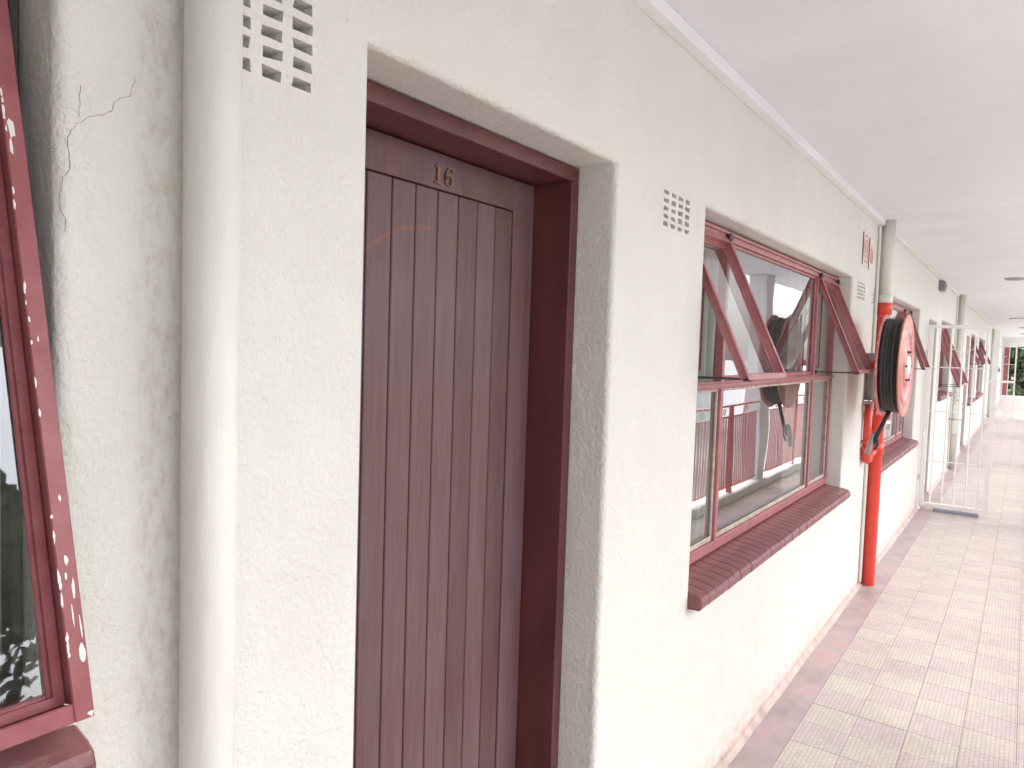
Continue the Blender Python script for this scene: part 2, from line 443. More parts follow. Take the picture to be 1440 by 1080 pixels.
tag(wall, 'long cream plastered wall pierced by the doors, windows and vents', 'wall', kind='structure')

# hairline cracks in the plaster beside the first window
for pts in ([(0.4525, 1.9445), (0.4483, 1.9348), (0.4475, 1.9244), (0.4374, 1.9189), (0.4283, 1.9113), (0.4259, 1.9007), (0.4178, 1.8943), (0.4019, 1.8875), (0.3866, 1.8746), (0.379, 1.863), (0.376, 1.8528), (0.3782, 1.8438), (0.3797, 1.8217), (0.3715, 1.812), (0.3693, 1.8005), (0.3678, 1.7796), (0.3744, 1.7631), (0.3729, 1.75)], [(0.3904, 1.9204), (0.3896, 1.9026), (0.3888, 1.8824)]):
    q_ = []
    for (a, b), (c, d) in zip(pts, pts[1:]):
        for k in range(4):
            q_.append((a+(c-a)*k/4+random.uniform(-.0009, .0009), -.0002, b+(d-b)*k/4+random.uniform(-.0009, .0009)))
    q_.append((pts[-1][0], -.0002, pts[-1][1]))
    bm = bmesh.new(); tube(bm, q_, [random.uniform(.00025, .0006) for _ in q_], 5)
    obj('crack', bm, simple('crack_shade', (0.36, 0.32, 0.26), 0.9), wall)
# ground, floor, ceiling
tag(obj('ground', box(-400, 400, -400, 400, -3.3, -3.2), PAVE), kind='structure')
fl = tag(obj('floor', box(XA, XB, -1.62, -0.0005, -0.25, -0.006), SCREED), kind='structure')
tag(obj('floor_border', box(XA, XB, -0.168, 0.003, -0.2, 0.0), BORDER), kind='structure')
bm = bmesh.new()   # small coved skirting where the border strip turns up the wall
prof = [(0.003, 0.0005), (-0.028, 0.0005), (-0.016, 0.006), (-0.008, 0.016), (-0.004, 0.03), (0.003, 0.034)]
for (xa, xb) in ((XA, D1[0]-.01), (D1[1]+.01, D2[0]-.01), (D2[1]+.01, D3[0]-.01), (D3[1]+.01, D4[0]-.01), (D4[1]+.01, XB)):
    nn = max(2, int((xb-xa)/0.15)); rings = []
    for i in range(nn+1):
        x = xa+(xb-xa)*i/nn; j = random.uniform(-.002, .002)
        rings.append([bm.verts.new((x, y+(j if 0 < q < 5 else 0), z)) for q, (y, z) in enumerate(prof)])
    for a, b in zip(rings, rings[1:]):
        for q in range(len(prof)): bm.faces.new((a[q], a[(q+1) % 6], b[(q+1) % 6], b[q]))
    bm.faces.new(rings[0][::-1]); bm.faces.new(rings[-1])
bmesh.ops.recalc_face_normals(bm, faces=bm.faces)
tag(obj('skirting', bm, simple('skirting_paint', (0.52, 0.40, 0.36), 0.5, 0.22, 9, 0.4, 50)), kind='structure')
tag(obj('ceiling', box(XA-.2, XB, -1.75, 5.2, CZ, CZ+0.22), CEIL), kind='structure')
tag(obj('room_floor', box(XA, XB, 0.26, 5.0, -0.25, -0.01), ROOMD), kind='structure')
bm = bmesh.new()
bx(bm, XA, XB, 5.0, 5.2, -0.25, CZ-.001)
for x in (0.60, 2.0, 5.7, 8.5, 10.15, 12.3, 15.95, 18.5, 22.3, 24.5, 28): bx(bm, x-.05, x+.05, 0.262, 4.998, -0.009, CZ-.001)
bx(bm, XA-.2, XA, -1.62, 5.2, -0.3, CZ-.001)
tag(obj('room_walls', bm, ROOMW), kind='structure')

# floor tiles: 0.2 m, chequered
P = 0.1965; PX = 0.2
def tilemesh(name, m, w=P, l=PX):
    bm = bmesh.new(); g = 0.0006; c = 0.0014
    a = [bm.verts.new((x, y, -0.006)) for x, y in ((g, g), (l-g, g), (l-g, w-g), (g, w-g))]
    b = [bm.verts.new((x, y, -0.0016)) for x, y in ((g, g), (l-g, g), (l-g, w-g), (g, w-g))]
    d = [bm.verts.new((x, y, 0)) for x, y in ((g+c, g+c), (l-g-c, g+c), (l-g-c, w-g-c), (g+c, w-g-c))]
    for p_, q_ in ((a, b), (b, d)):
        for k in range(4): bm.faces.new((p_[k], p_[(k+1) % 4], q_[(k+1) % 4], q_[k]))
    bm.faces.new(d)
    me = bpy.data.meshes.new(name); bm.to_mesh(me); bm.free(); me.materials.append(m); return me
MT = [tilemesh('tile', TILE_A), tilemesh('tile', TILE_B)]
X0 = 2.94; ncol = 7; bms = bmesh.new()
cnt = 0
tmpl = {}
faces_stuff = []
for r in range(-35, 166):
    x = X0+r*PX
    if x < XA or x+PX > XB: continue
    for k in range(ncol):
        y = -0.168-(k+1)*P
        if y < -1.6: continue
        near = (-1 <= r < 59) and k < 5 and not (k == 4 and r < 0)
        kind = (r+k) % 2
        if near and cnt < 300:
            t_ = bpy.data.objects.new('tile', MT[kind]); COL.objects.link(t_); t_.parent = fl
            t_.location = (x, y, random.uniform(-.0006, .0006)); cnt += 1
        else: faces_stuff.append((x, y, kind))
verts = []; fcs = []; mi = []
for x, y, kd in faces_stuff:
    b = len(verts); src = MT[kd]; dz = random.uniform(-.0006, .0006)
    verts += [(v.co.x+x, v.co.y+y, v.co.z+dz) for v in src.vertices]
    for f in src.polygons: fcs.append([b+i for i in f.vertices]); mi.append(kd)
me = bpy.data.meshes.new('far_tiles'); me.from_pydata(verts, [], fcs); me.materials.append(TILE_A); me.materials.append(TILE_B)
for f, i_ in zip(me.polygons, mi): f.material_index = i_
o = bpy.data.objects.new('far_tiles', me); COL.objects.link(o); o.parent = fl; o['kind'] = 'stuff'

# ------------------------------------------------------------------ windows
def rbar(bm, x0, x1, y0, y1, z0, z1, b=0.002): bx(bm, x0, x1, y0, y1, z0, z1, bev=b, seg=1)

def casement(parent, x0, x1, ztop, length, ang, paint=None, yh=0.085, stay=True, hw=0.021):
    """top hung steel sash pivoted at (yh, ztop); builds a casement with pane, stay and hinges"""
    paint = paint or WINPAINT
    M = Matrix.Translation((0, yh, ztop)) @ Matrix.Rotation(-ang, 4, 'X')
    bm = bmesh.new(); W = hw; T = 0.005; DP = 0.028
    def both(a, b, c, d, e, f): bx(bm, a, b, c, d, e, f, bev=0.0012, seg=1)
    # outer flange ring, facing the corridor (local -y), then a web going in
    for (a, b, e, f) in ((x0, x0+W, -length, 0), (x1-W, x1, -length, 0), (x0+W, x1-W, -W, 0), (x0+W, x1-W, -length, -length+W)):
        both(a, b, -T, 0.0, e, f)
    g = W-0.003
    for (a, b, e, f) in ((x0+g-.004, x0+g, -length+g, -g), (x1-g, x1-g+.004, -length+g, -g), (x0+g, x1-g, -g, -g+.004), (x0+g, x1-g, -length+g-.004, -length+g)):
        both(a, b, 0.0005, DP, e, f)
    h = W+0.012
    for (a, b, e, f) in ((x0+g, x0+h, -length+g, -g), (x1-h, x1-g, -length+g, -g), (x0+h, x1-h, -h, -g), (x0+h, x1-h, -length+g, -length+h)):
        both(a, b, DP-.004, DP+.001, e, f)
    bmesh.ops.transform(bm, matrix=M, verts=bm.verts)
    c = obj('casement', bm, paint, parent)
    bm = box(x0+g+.001, x1-g-.001, DP+.0015, DP+.0045, -length+g+.001, -g-.001); bmesh.ops.transform(bm, matrix=M, verts=bm.verts)
    obj('pane', bm, GLASS, c)
    bm = bmesh.new()   # putty bead, triangular
    q = 0.011
    for (a, b, e, f) in ((x0+g+.001, x0+g+q, -length+g+q, -g-q), (x1-g-q, x1-g-.001, -length+g+q, -g-q), (x0+g+.001, x1-g-.001, -g-q, -g-.001), (x0+g+.001, x1-g-.001, -length+g+.001, -length+g+q)):
        bx(bm, a, b, DP-.010, DP-.0045, e, f)
    bmesh.ops.transform(bm, matrix=M, verts=bm.verts)
    obj('putty', bm, paint, c)
    if stay:
        p1 = M @ Vector((x0+0.05, 0.02, -length+0.012)); p0 = Vector((x0+0.05, 0.10, p1.z-.004))
        bm = bmesh.new(); tube(bm, [p0, p1], 0.0045, 6); bx(bm, p1.x-.012, p1.x+.012, p1.y-.02, p1.y+.008, p1.z-.008, p1.z+.008, bev=.002)
        bx(bm, p0.x-.01, p0.x+.01, p0.y-.015, p0.y+.01, p0.z-.012, p0.z+.01, bev=.002)
        obj('stay', bm, DARKM, c)
    for hx in (x0+.012, x1-.012):
        bm = bmesh.new(); tube(bm, [(hx-.022, yh-.006, ztop+.006), (hx+.022, yh-.006, ztop+.006)], 0.010, 8)
        bx(bm, hx-.006, hx+.014, yh-.012, yh+.012, ztop-.01, ztop+.022, bev=.002)
        obj('hinge', bm, DARKM, c)
    return c

def window(W, mull, sashes, transom, name_label, angs, tops=2.085, fixed_low=True, paint=None, group='steel windows along the corridor', cat='window', sash_len=None, brick=0.067, bricks=True, small=False, hw=.021):
    x0, x1, z0, z1 = W
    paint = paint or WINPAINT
    t = thing('steel_window', name_label, cat, ((x0+x1)/2, 0.1, z0), group)
    off = -Vector(t.location)
    objs0 = set(bpy.data.objects)
    FW = 0.012 if paint is FLAKY else 0.030; Y0, Y1 = 0.088, 0.122
    zb = z0+0.004; zt = z1-0.008; xa = x0+.003; xb = x1-.003
    bm = bmesh.new()
    rbar(bm, xa, xb, Y0, Y1, zt-FW-.008, zt); rbar(bm, xa, xb, Y0, Y1, zb, zb+FW+.01)
    rbar(bm, xa, xa+FW, Y0+.0007, Y1-.0007, zb+FW, zt-FW); rbar(bm, xb-FW, xb, Y0+.0007, Y1-.0007, zb+FW, zt-FW)
    # small head bead standing proud above the sashes
    rbar(bm, xa+.002, xb-.002, Y0-.010, Y0-.0005, zt-.016, zt-.003)
    zlo = zb+FW+.01; zhi = zt-FW-.008
    for mx in mull: rbar(bm, mx-FW/2, mx+FW/2, Y0-.0012, Y1-.0012, zlo-.001, zhi+.001)
    edges = [xa+FW]+[v for mx in mull for v in (mx-FW/2, mx+FW/2)]+[xb-FW]
    cells = [(edges[2*i], edges[2*i+1]) for i in range(len(mull)+1)]
    if transom:
        for a, b in cells: rbar(bm, a-.001, b+.001, Y0+.0004, Y1-.0004, transom-FW/2, transom+FW/2)
        rbar(bm, xa+.01, xb-.01, Y0-.012, Y0-.0018, transom-.004, transom+.006, .001)   # drip bead
    fr = obj('window_frame', bm, DARKM if paint is FLAKY else paint, None)
    zr = [(zlo, transom-FW/2), (transom+FW/2, zhi)] if transom else [(zlo, zhi)]
    for ci, (a, b) in enumerate(cells):
        for zi, (e, f) in enumerate(zr):
            if zi == len(zr)-1 and ci in sashes: continue
            p_ = obj('pane', box(a+.001, b-.001, 0.108, 0.1115, e+.001, f-.001), GLASS, t)
            bm = bmesh.new(); q = .012
            for (aa, bb, ee, ff) in ((a+.0005, a+q, e+q, f-q), (b-q, b-.0005, e+q, f-q), (a+.0005, b-.0005, e+.0005, e+q*1.6), (a+.0005, b-.0005, f-q, f-.0005)):
                bx(bm, aa, bb, 0.098, 0.1075, ee, ff, bev=.0025, seg=1)
            obj('putty', bm, PUTTY if (zi == 0) else paint, t)
    for ci, ang in zip(sashes, angs):
        a, b = cells[ci]; low = transom if transom else zlo
        ln = (zhi+0.004-low)+.014 if sash_len is None else sash_len
        sx = -.010 if paint is FLAKY else .008
        casement(t, a-sx, b+sx, zt-.032, ln, ang, paint, yh=0.085, hw=hw)
    fr.parent = t
    # sill: sloping painted bricks on edge with rounded nose
    n = max(1, int(round((x1-x0+.03)/brick))) if brick else 1
    xs0, xs1 = x0-.012, x1+.022
    pw = (xs1-xs0)/n
    bed = bmesh.new()
    def sprof(d):   # y,z profile of a sill brick; d lowers/insets it for the joint
        yn = -0.052+d; zt_ = z0-.003-d
        return [(0.124, zt_+.004-.0), (0.0, zt_-.012), (yn+.020, zt_-.020), (yn+.006, zt_-.027), (yn, zt_-.040), (yn, zt_-.058), (yn+.006, zt_-.068), (0.0015-0.003, zt_-.070), (0.124, zt_-.070)]
    def extrude(bm_, pr, xa_, xb_, ch=0.0):
        cx = sum(p[0] for p in pr)/len(pr); cz = sum(p[1] for p in pr)/len(pr)
        R_ = []
        secs = [(xa_, ch), (xa_+ch, 0), (xb_-ch, 0), (xb_, ch)] if ch else [(xa_, 0), (xb_, 0)]
        for x, s in secs:
            R_.append([bm_.verts.new((x, y+(s if y < cx else -s)*.7, z+(s if z < cz else -s)*.7)) for y, z in pr])
        for a_, b_ in zip(R_, R_[1:]):
            for k in range(len(pr)): bm_.faces.new((a_[k], a_[(k+1) % len(pr)], b_[(k+1) % len(pr)], b_[k]))
        bm_.faces.new(R_[0][::-1]); bm_.faces.new(R_[-1])
        bmesh.ops.recalc_face_normals(bm_, faces=bm_.faces)
    if bricks:
        extrude(bed, sprof(.004), xs0+.004, xs1-.004)
        obj('sill_mortar', bed, SILLJ, t)
        b0 = bmesh.new(); extrude(b0, sprof(0), .0012, pw-.0012, .0035)
        base = obj('sill_brick', b0, SILLM, t); base.location = (xs0, 0, 0)
        for k in range(1, n):
            c = base.copy(); COL.objects.link(c); c.parent = t
            c.location = (xs0+k*pw, random.uniform(-.0015, .0015), random.uniform(-.0008, .0008))
    else:
        extrude(bed, sprof(0), xs0, xs1); obj('sill', bed, SILLM, t)
    for o in list(t.children): o.location = Vector(o.location)+off
    return t

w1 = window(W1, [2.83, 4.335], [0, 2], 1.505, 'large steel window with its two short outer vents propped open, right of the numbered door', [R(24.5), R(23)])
w0 = window(W0, [-0.62, -0.06][:1], [0, 1], None, 'tall open steel casement with flaking paint, cut off by the left edge of the photo', [R(15.3), R(15.3)], paint=FLAKY, sash_len=0.865, brick=0.105, hw=.019)
# pale chips where the paint has come off the near casement's stile
cs = [o for o in w0.children if o.name.startswith('casement')][-1]
Mw = Matrix.Translation((0, .085, W0[3]-.008-.038+.006)) @ Matrix.Rotation(-R(15.3), 4, 'X')
bm = bmesh.new(); rc = random.Random(3); xe = max(v.co.x for v in cs.data.vertices)
spots = [(xe-.0185+rc.uniform(0, .0012), -.865*rc.uniform(.2, .93), rc.uniform(.0007, .0016), rc.uniform(.002, .009)) for _ in range(26)]
spots += [(xe-.012, -.232, .0035, .014), (xe-.0145, -.255, .0015, .012), (xe-.010, -.705, .0022, .006), (xe-.006, -.735, .0018, .010), (xe-.0095, -.76, .0012, .013), (xe-.005, -.80, .0028, .011), (xe-.0035, -.775, .001, .012), (xe-.012, -.72, .0012, .004), (xe-.004, -.861, .0035, .003), (xe-.011, -.47, .001, .004), (xe-.009, -.64, .0014, .004)]
for x, z, a, b in spots:
    n = 9; ring = []
    for k in range(n):
        an = 2*PI*k/n; q = rc.uniform(.55, 1.25)
        ring.append(bm.verts.new(Mw @ Vector((min(x+a*q*math.cos(an), xe-.0006), -.0054, z+b*q*math.sin(an)))))
    c0 = bm.verts.new(Mw @ Vector((x, -.0056, z)))
    for k in range(n): bm.faces.new((ring[k], ring[(k+1) % n], c0))
bmesh.ops.recalc_face_normals(bm, faces=bm.faces)
for v in bm.verts: v.co -= Vector(w0.location)
for f in bm.faces:
    if f.normal.y > 0: f.normal_flip()
pc = obj('paint_chips', bm, SIGNW, w0); pc['kind'] = 'stuff'
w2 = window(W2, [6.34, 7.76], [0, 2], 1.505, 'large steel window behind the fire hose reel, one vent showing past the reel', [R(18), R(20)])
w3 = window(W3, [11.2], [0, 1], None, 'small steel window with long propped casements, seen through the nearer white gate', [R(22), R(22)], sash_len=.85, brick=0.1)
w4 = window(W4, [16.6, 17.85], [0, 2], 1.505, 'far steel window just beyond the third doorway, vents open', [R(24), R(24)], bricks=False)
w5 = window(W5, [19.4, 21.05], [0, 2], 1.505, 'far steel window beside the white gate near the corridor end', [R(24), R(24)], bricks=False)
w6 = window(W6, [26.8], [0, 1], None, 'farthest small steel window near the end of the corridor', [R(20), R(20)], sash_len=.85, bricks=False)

# curtains and burglar bars inside
def curtain(x0, x1, y, z0, z1, m, label, amp=.018, wl=.09):
    bm = bmesh.new(); n = int((x1-x0)/.01); rows = []
    for i in range(n+1):
        x = x0+(x1-x0)*i/n; yy = y+amp*math.sin(2*PI*(x-x0)/wl+.6*math.sin(x*9))+.006*math.sin(x*61)
        rows.append([bm.verts.new((x, yy+.004*math.sin(7*k+x*20), z0+(z1-z0)*k/6)) for k in range(7)])
    for a, b in zip(rows, rows[1:]):
        for k in range(6): bm.faces.new((a[k], b[k], b[k+1], a[k+1]))
    o = obj('curtain', bm, m, None, smooth=True)
    md = o.modifiers.new('s', 'SOLIDIFY'); md.thickness = .0015
    return tag(o, label, 'curtain', 'curtains behind the windows')
curtain(2.30, 3.15, .24, .55, 2.2, CURTG, 'grey green curtain behind the left vent of the large window')
curtain(4.34, 4.86, .22, .55, 2.2, CURT, 'pale curtain drawn behind the narrow right light of the large window')
curtain(-1.3, 0.54, .31, .95, 2.25, CURTD, 'dark grey curtain behind the flaking casement at the left edge', amp=.012)
curtain(-1.3, 0.50, .285, .95, 1.36, CURTL, 'short grey lace curtain low in the window at the left edge', amp=.008)
curtain(7.72, 8.3, .24, .55, 2.2, CURT, 'pale curtain in the window behind the hose reel')
curtain(10.4, 12.0, .24, .9, 2.2, CURT, 'pale curtain in the small window behind the nearer gate')
def bars(x0, x1, z0, z1, y, label):
    t = thing('burglar_bars', label, 'burglar bars', ((x0+x1)/2, y, z0), 'burglar bars inside the window')
    cx, w = (x0+x1)/2, (x1-x0)
    bm = bmesh.new(); yy = 0; hx = w/2; h = z1-z0
    for k in (-1, 1):
        tube(bm, [(k*hx, 0, 0), (k*hx, 0, h)], .0045, 6)
    for zz in (0.002, h-.002): tube(bm, [(-hx, 0, zz), (hx, 0, zz)], .0045, 6)
    obj('bar_frame', bm, MAROON, t)
    for k in (-1, 1):
        obj('bent_bar', tb([(k*.05, .004*k, 0), (k*.015, .004*k, h*.22), (k*.055, .004*k, h*.5), (k*.015, .004*k, h*.78), (k*.05, .004*k, h)], .0035, 6), MAROON, t)
    return t
bars(4.39, 4.78, 1.56, 2.03, .165, 'thin maroon burglar bars behind the narrow right light of the large window')
bars(2.39, 2.78, 1.56, 2.03, .165, 'thin maroon burglar bars behind the left vent of the large window')

# ------------------------------------------------------------------ doors
def serif_digits(parent, x, y, z):
    """a raised '16': '1' as an outline, '6' as a bowl with a tapering tail"""
    H = .046
    def extr(bm_, pts, yy=y, d=.004):
        a = [bm_.verts.new((px, yy, pz)) for px, pz in pts]; b = [bm_.verts.new((px, yy-d, pz)) for px, pz in pts]
        n = len(pts); bm_.faces.new(a); bm_.faces.new(b[::-1])
        for k in range(n): bm_.faces.new((a[k], b[k], b[(k+1) % n], a[(k+1) % n]))
    bm = bmesh.new()
    one = [(.004, 0), (.028, 0), (.028, .004), (.0205, .007), (.0205, .046), (.0165, .046), (.0045, .0395), (.0045, .036), (.012, .0375), (.012, .007), (.004, .004)]
    extr(bm, [(x+a, z+b) for a, b in one]); bmesh.ops.recalc_face_normals(bm, faces=bm.faces)
    obj('digit', bm, BRASS, parent)
    bm = bmesh.new()
    path = []
    for k in range(28):   # tail then bowl
        path.append(None)
    cx, cz, rx, rz = x+.054, z+.0145, .0118, .0118
    pts = []
    tail = [(.066, .0385), (.0635, .0425), (.0585, .0438), (.052, .041), (.0465, .034), (.0432, .025), (.0422, .0155)]
    tw = [.0022, .0030, .0026, .0026, .0034, .0040, .0042]
    for (a, b), w_ in zip(tail, tw): pts.append((x+a, z+b, w_))
    for k in range(1, 25):
        an = PI+2*PI*k/24
        w_ = .0042 if abs(math.cos(an)) > .7 else .0026
        pts.append((cx+rx*math.cos(an), cz+rz*math.sin(an), w_))
    L_, R__ = [], []
    for i, (a, b, w_) in enumerate(pts):
        p = pts[max(i-1, 0)]; q = pts[min(i+1, len(pts)-1)]
        d = Vector((q[0]-p[0], q[1]-p[1])).normalized(); n_ = Vector((-d.y, d.x))
        L_.append((a+n_.x*w_*.5*1.25, b+n_.y*w_*.5*1.25)); R__.append((a-n_.x*w_*.5*1.25, b-n_.y*w_*.5*1.25))
    rows = [[bm.verts.new((l[0], y, l[1])), bm.verts.new((l[0], y-.004, l[1])), bm.verts.new((r_[0], y-.004, r_[1])), bm.verts.new((r_[0], y, r_[1]))] for l, r_ in zip(L_, R__)]
    for a, b in zip(rows, rows[1:]):
        for k in range(4): bm.faces.new((a[k], a[(k+1) % 4], b[(k+1) % 4], b[k]))
    bm.faces.new(rows[0][::-1]); bm.faces.new(rows[-1])
    tube(bm, [(x+.0655, y-.0001, z+.0375), (x+.0655, y-.0042, z+.0375)], .0032, 10)
    bmesh.ops.recalc_face_normals(bm, faces=bm.faces)
    obj('digit', bm, BRASS, parent)

def door(Dd, label, nboards, number=False, yl=.23, yf=.112):
    x0, x1, _, z1 = Dd
    t = thing('panelled_door' if number else 'plank_door', label, 'door', ((x0+x1)/2, yl, 0), 'plank doors along the corridor')
    FW = .038
    bm = bmesh.new()
    ztf = z1-.004; xa, xb = x0+.003, x1-.003; yb = .258
    # frame with a rebate
    bx(bm, xb-FW, xb, yf, yb, 0.002, ztf-FW, bev=.003); bx(bm, xa, xa+FW, yf, yb, 0.002, ztf-FW, bev=.003)
    bx(bm, xa, xb, yf+.0006, yb-.001, ztf-FW, ztf, bev=.004)
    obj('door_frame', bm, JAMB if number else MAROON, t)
    la, lb = xa+FW+.003, xb-FW-.003; lt = ztf-FW-.004
    sw = .094; RH = .083
    bA, bB = la+sw, lb-sw; pz1 = lt-RH; pz0 = .22
    for a, b in ((la, bA-.001), (bB+.001, lb)): obj('stile', box(a, b, yl, yl+.04, .01, lt, bev=.0015, seg=1), WOOD, t)
    obj('top_rail', box(bA, bB, yl+.0002, yl+.0398, pz1+.0015, lt, bev=.0015, seg=1), WOOD, t)
    obj('bottom_rail', box(bA, bB, yl+.0002, yl+.0398, .01, pz0-.001, bev=.0015, seg=1), WOOD, t)
    obj('backing', box(bA, bB, yl+.018, yl+.034, pz0, pz1), WOOD, t)
    pw = (bB-bA)/nboards
    bm = bmesh.new(); bx(bm, .0017, pw-.0017, 0.0035, .017, pz0+.001, pz1-.001, bev=.0022, seg=1)
    bd = obj('board', bm, WOOD, t); bd.location = (bA, yl, 0)
    for k in range(1, nboards):
        c = bd.copy(); COL.objects.link(c); c.parent = t; c.location = (bA+k*pw, yl, 0)
    if number: serif_digits(t, 1.243, yl-.0005, 2.0025)
    else:
        bm = bmesh.new(); lathe(bm, [(.0, -.07), (.022, -.065), (.026, -.05), (.012, -.035), (.01, -.001), (.028, 0)], Matrix.Translation((la+.05, yl, 1.02)) @ Matrix.Rotation(-PI/2, 4, 'X'), 16)
        obj('door_knob', bm, STEEL, t)
    off = -Vector(t.location)
    for o in t.children: o.location = Vector(o.location)+off
    step = obj('doorstep', box(xa, xb, .004, .3, -.02, .012, bev=.004), BORDER); step.parent = t; step.location = off
    return t
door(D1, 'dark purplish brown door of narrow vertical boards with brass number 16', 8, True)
door(D2, 'recessed plank door behind the nearer white security gate', 8)
door(D3, 'recessed plank door in the middle distance, past the cream pipe', 8)
door(D4, 'farthest recessed plank door behind the farther white gate', 8)

# ------------------------------------------------------------------ airbricks
def airbrick(v, label, cols=4, rows=5):
    x0, x1, z0, z1 = v
    xs = [x0-.0, x1+.0]; zs = [z0-.0, z1+.0]; hs = []
    pw = (x1-x0-.012)/cols; ph = (z1-z0-.010)/rows
    for i in range(cols):
        a = x0+.006+i*pw+pw*.17; b = a+pw*.64; xs += [a, b]
        for k in range(rows):
            c = z0+.005+k*ph+ph*.2; d = c+ph*.56
            if i == 0: zs += [c, d]
            hs.append((a, b, c, d))
    bm = panel(xs, zs, hs, -.0006, .045, jit=0)
    jj = {}
    for v_ in bm.verts:
        if x0+.003 < v_.co.x < x1-.003 and z0+.003 < v_.co.z < z1-.003:
            k_ = (round(v_.co.x, 4), round(v_.co.z, 4)); jj.setdefault(k_, (random.uniform(-.0022, .0022), random.uniform(-.0022, .0022))); v_.co.x += jj[k_][0]; v_.co.z += jj[k_][1]
    t = thing('airbrick', label, 'air vent', (x0, 0, z0), 'airbrick vents in the plaster')
    o = obj('grille', bm, PL, t)
    a, b, c, d = hs[0]; bm = bmesh.new(); hw_ = (b-a)/2-.0005; hh = (d-c)*.45
    v_ = [bm.verts.new(p_) for p_ in ((-hw_, .004, 0), (hw_, .004, 0), (hw_, .044, 0), (-hw_, .044, 0), (-hw_, .043, hh), (hw_, .043, hh))]
    for q_ in ((0, 1, 5, 4), (0, 3, 2, 1), (2, 3, 4, 5), (0, 4, 3), (1, 2, 5)): bm.faces.new([v_[i] for i in q_])
    bmesh.ops.recalc_face_normals(bm, faces=bm.faces)
    l0 = None
    for (a, b, c, d) in hs:   # sloping louvre floor of every slot
        if l0 is None: l0 = l_ = obj('louvre', bm, AIRB, t)
        else: l_ = l0.copy(); COL.objects.link(l_); l_.parent = t
        l_.location = ((a+b)/2, 0, c-.0005)
    obj('backing', box(x0+.002, x1-.002, .12, .125, z0+.002, z1-.002), DARKM, t)  # dark sheet standing in for the shade inside the vent cavity
    for c in t.children: c.location = Vector(c.location)-Vector(t.location)
airbrick(V[0], 'grimy airbrick vent at the top left, partly hidden by the near pipe')
airbrick(V[1], 'airbrick vent between the numbered door and the large window')
airbrick(V[2], 'small airbrick vent just right of the large window')
airbrick(V[3], 'small airbrick vent next to the far pipe, above the hose reel')

# ------------------------------------------------------------------ pipes, trunking
def vpipe(x, y, r, z0, z1, m, label, collars=(), name='wall_pipe'):
    t = thing(name, label, 'pipe', (x, y, z0), 'vertical pipes on the wall')
    bm = bmesh.new(); tube(bm, [(0, 0, 0), (0, 0, z1-z0)], r, 28)
    o = obj('pipe_run', bm, m, t, smooth=True)
    for z in collars:
        bm = bmesh.new(); lathe(bm, [(r, -.03), (r*1.16, -.026), (r*1.16, .026), (r, .03)], Matrix.Translation((0, 0, z-z0)), 28)
        obj('collar', bm, m, t, smooth=True)
    return t
PX0 = vpipe(.527, -.046, .0345, 0.001, CZ-.001, PIPEC, 'thick cream painted pipe beside the grimy vent, nearest the camera')
PX1 = vpipe(5.66, -.055, .044, 2.02, CZ-.001, PIPEC, 'cream upper length of pipe above the hose reel', (2.04,))
PX2 = vpipe(12.55, -.06, .045, 0.001, CZ-.001, PIPEC, 'cream pipe on the wall behind the nearer gate', (1.1, .9))
PX3 = vpipe(24.9, -.06, .05, 0.001, CZ-.001, PIPEC, 'farthest cream pipe near the corridor end')
tk = thing('cable_trunking', 'white plastic trunking where the wall meets the ceiling, ending at the far pipe', 'trunking', (0, 0, CZ))
xj = XA
for L_ in (3.9, 2.6, 2.4, .72):
    obj('trunking_length', box(xj+.001, min(xj+L_, 5.60)-.001, -.040, -.0005, -.042, -.0006, bev=.003), TRUNK, tk); xj += L_
for o in tk.children: pass
tk2 = thing('cornice_strip', 'thin cream cornice along the ceiling beyond the hose reel', 'cornice', (0, 0, CZ))
obj('strip', box(5.72, 12.48, -.03, -.0005, -.032, -.0006, bev=.003), PIPEC, tk2)
obj('strip', box(12.62, XB, -.03, -.0005, -.032, -.0006, bev=.003), PIPEC, tk2)
cd = thing('conduit', 'thin cream conduit running down the wall beside the red pipe', 'conduit', (5.585, -.012, 0))
obj('conduit_tube', tb([(0, 0, .03), (0, 0, CZ-.045)], .010, 10), PIPEC, cd)
for z in (.6, 1.9): obj('clip', box(-.016, .016, -.012, .012, z, z+.012), PIPEC, cd)
cd2 = thing('conduit', 'thin cream conduit beside the pipe behind the nearer gate', 'conduit', (12.46, -.012, 0))
obj('conduit_tube', tb([(0, 0, .03), (0, 0, CZ-.04)], .010, 10), PIPEC, cd2)

# red fire main with branch
fm = thing('fire_main', 'bright red fire water pipe standing on the floor below the hose reel', 'pipe', (5.66, -.055, 0))
obj('main_pipe', tb([(0, 0, .001), (0, 0, 2.0)], .043, 28), RED, fm, smooth=False)
bm = bmesh.new(); lathe(bm, [(.043, 1.93), (.052, 1.935), (.052, 2.015), (.043, 2.02)], Matrix.Identity(4), 28); obj('collar', bm, RED, fm, smooth=True)
for zc in (.98, 1.245):
    bm = bmesh.new(); lathe(bm, [(.043, zc-.045), (.051, zc-.04), (.051, zc+.04), (.043, zc+.045)], Matrix.Identity(4), 28); obj('collar', bm, RED, fm, smooth=True)
bx_ = -.25; by_ = .022
obj('branch_pipe', tb([(bx_, by_, .955), (bx_, by_, 1.33)], .026, 16), RED, fm, smooth=True)
bm = bmesh.new(); tube(bm, [(bx_, by_, 1.0), (bx_, by_, .965), (bx_+.012, by_, .935), (bx_+.04, by_, .925), (bx_+.08, by_-.003, .93)], .031, 14); obj('elbow', bm, RED, fm, smooth=True)
obj('link_pipe', tb([(bx_+.06, by_-.002, .93), (0, 0, .985)], .026, 14), RED, fm, smooth=True)
obj('link_pipe', tb([(bx_, by_, 1.245), (0, 0, 1.245)], .024, 14), RED, fm, smooth=True)
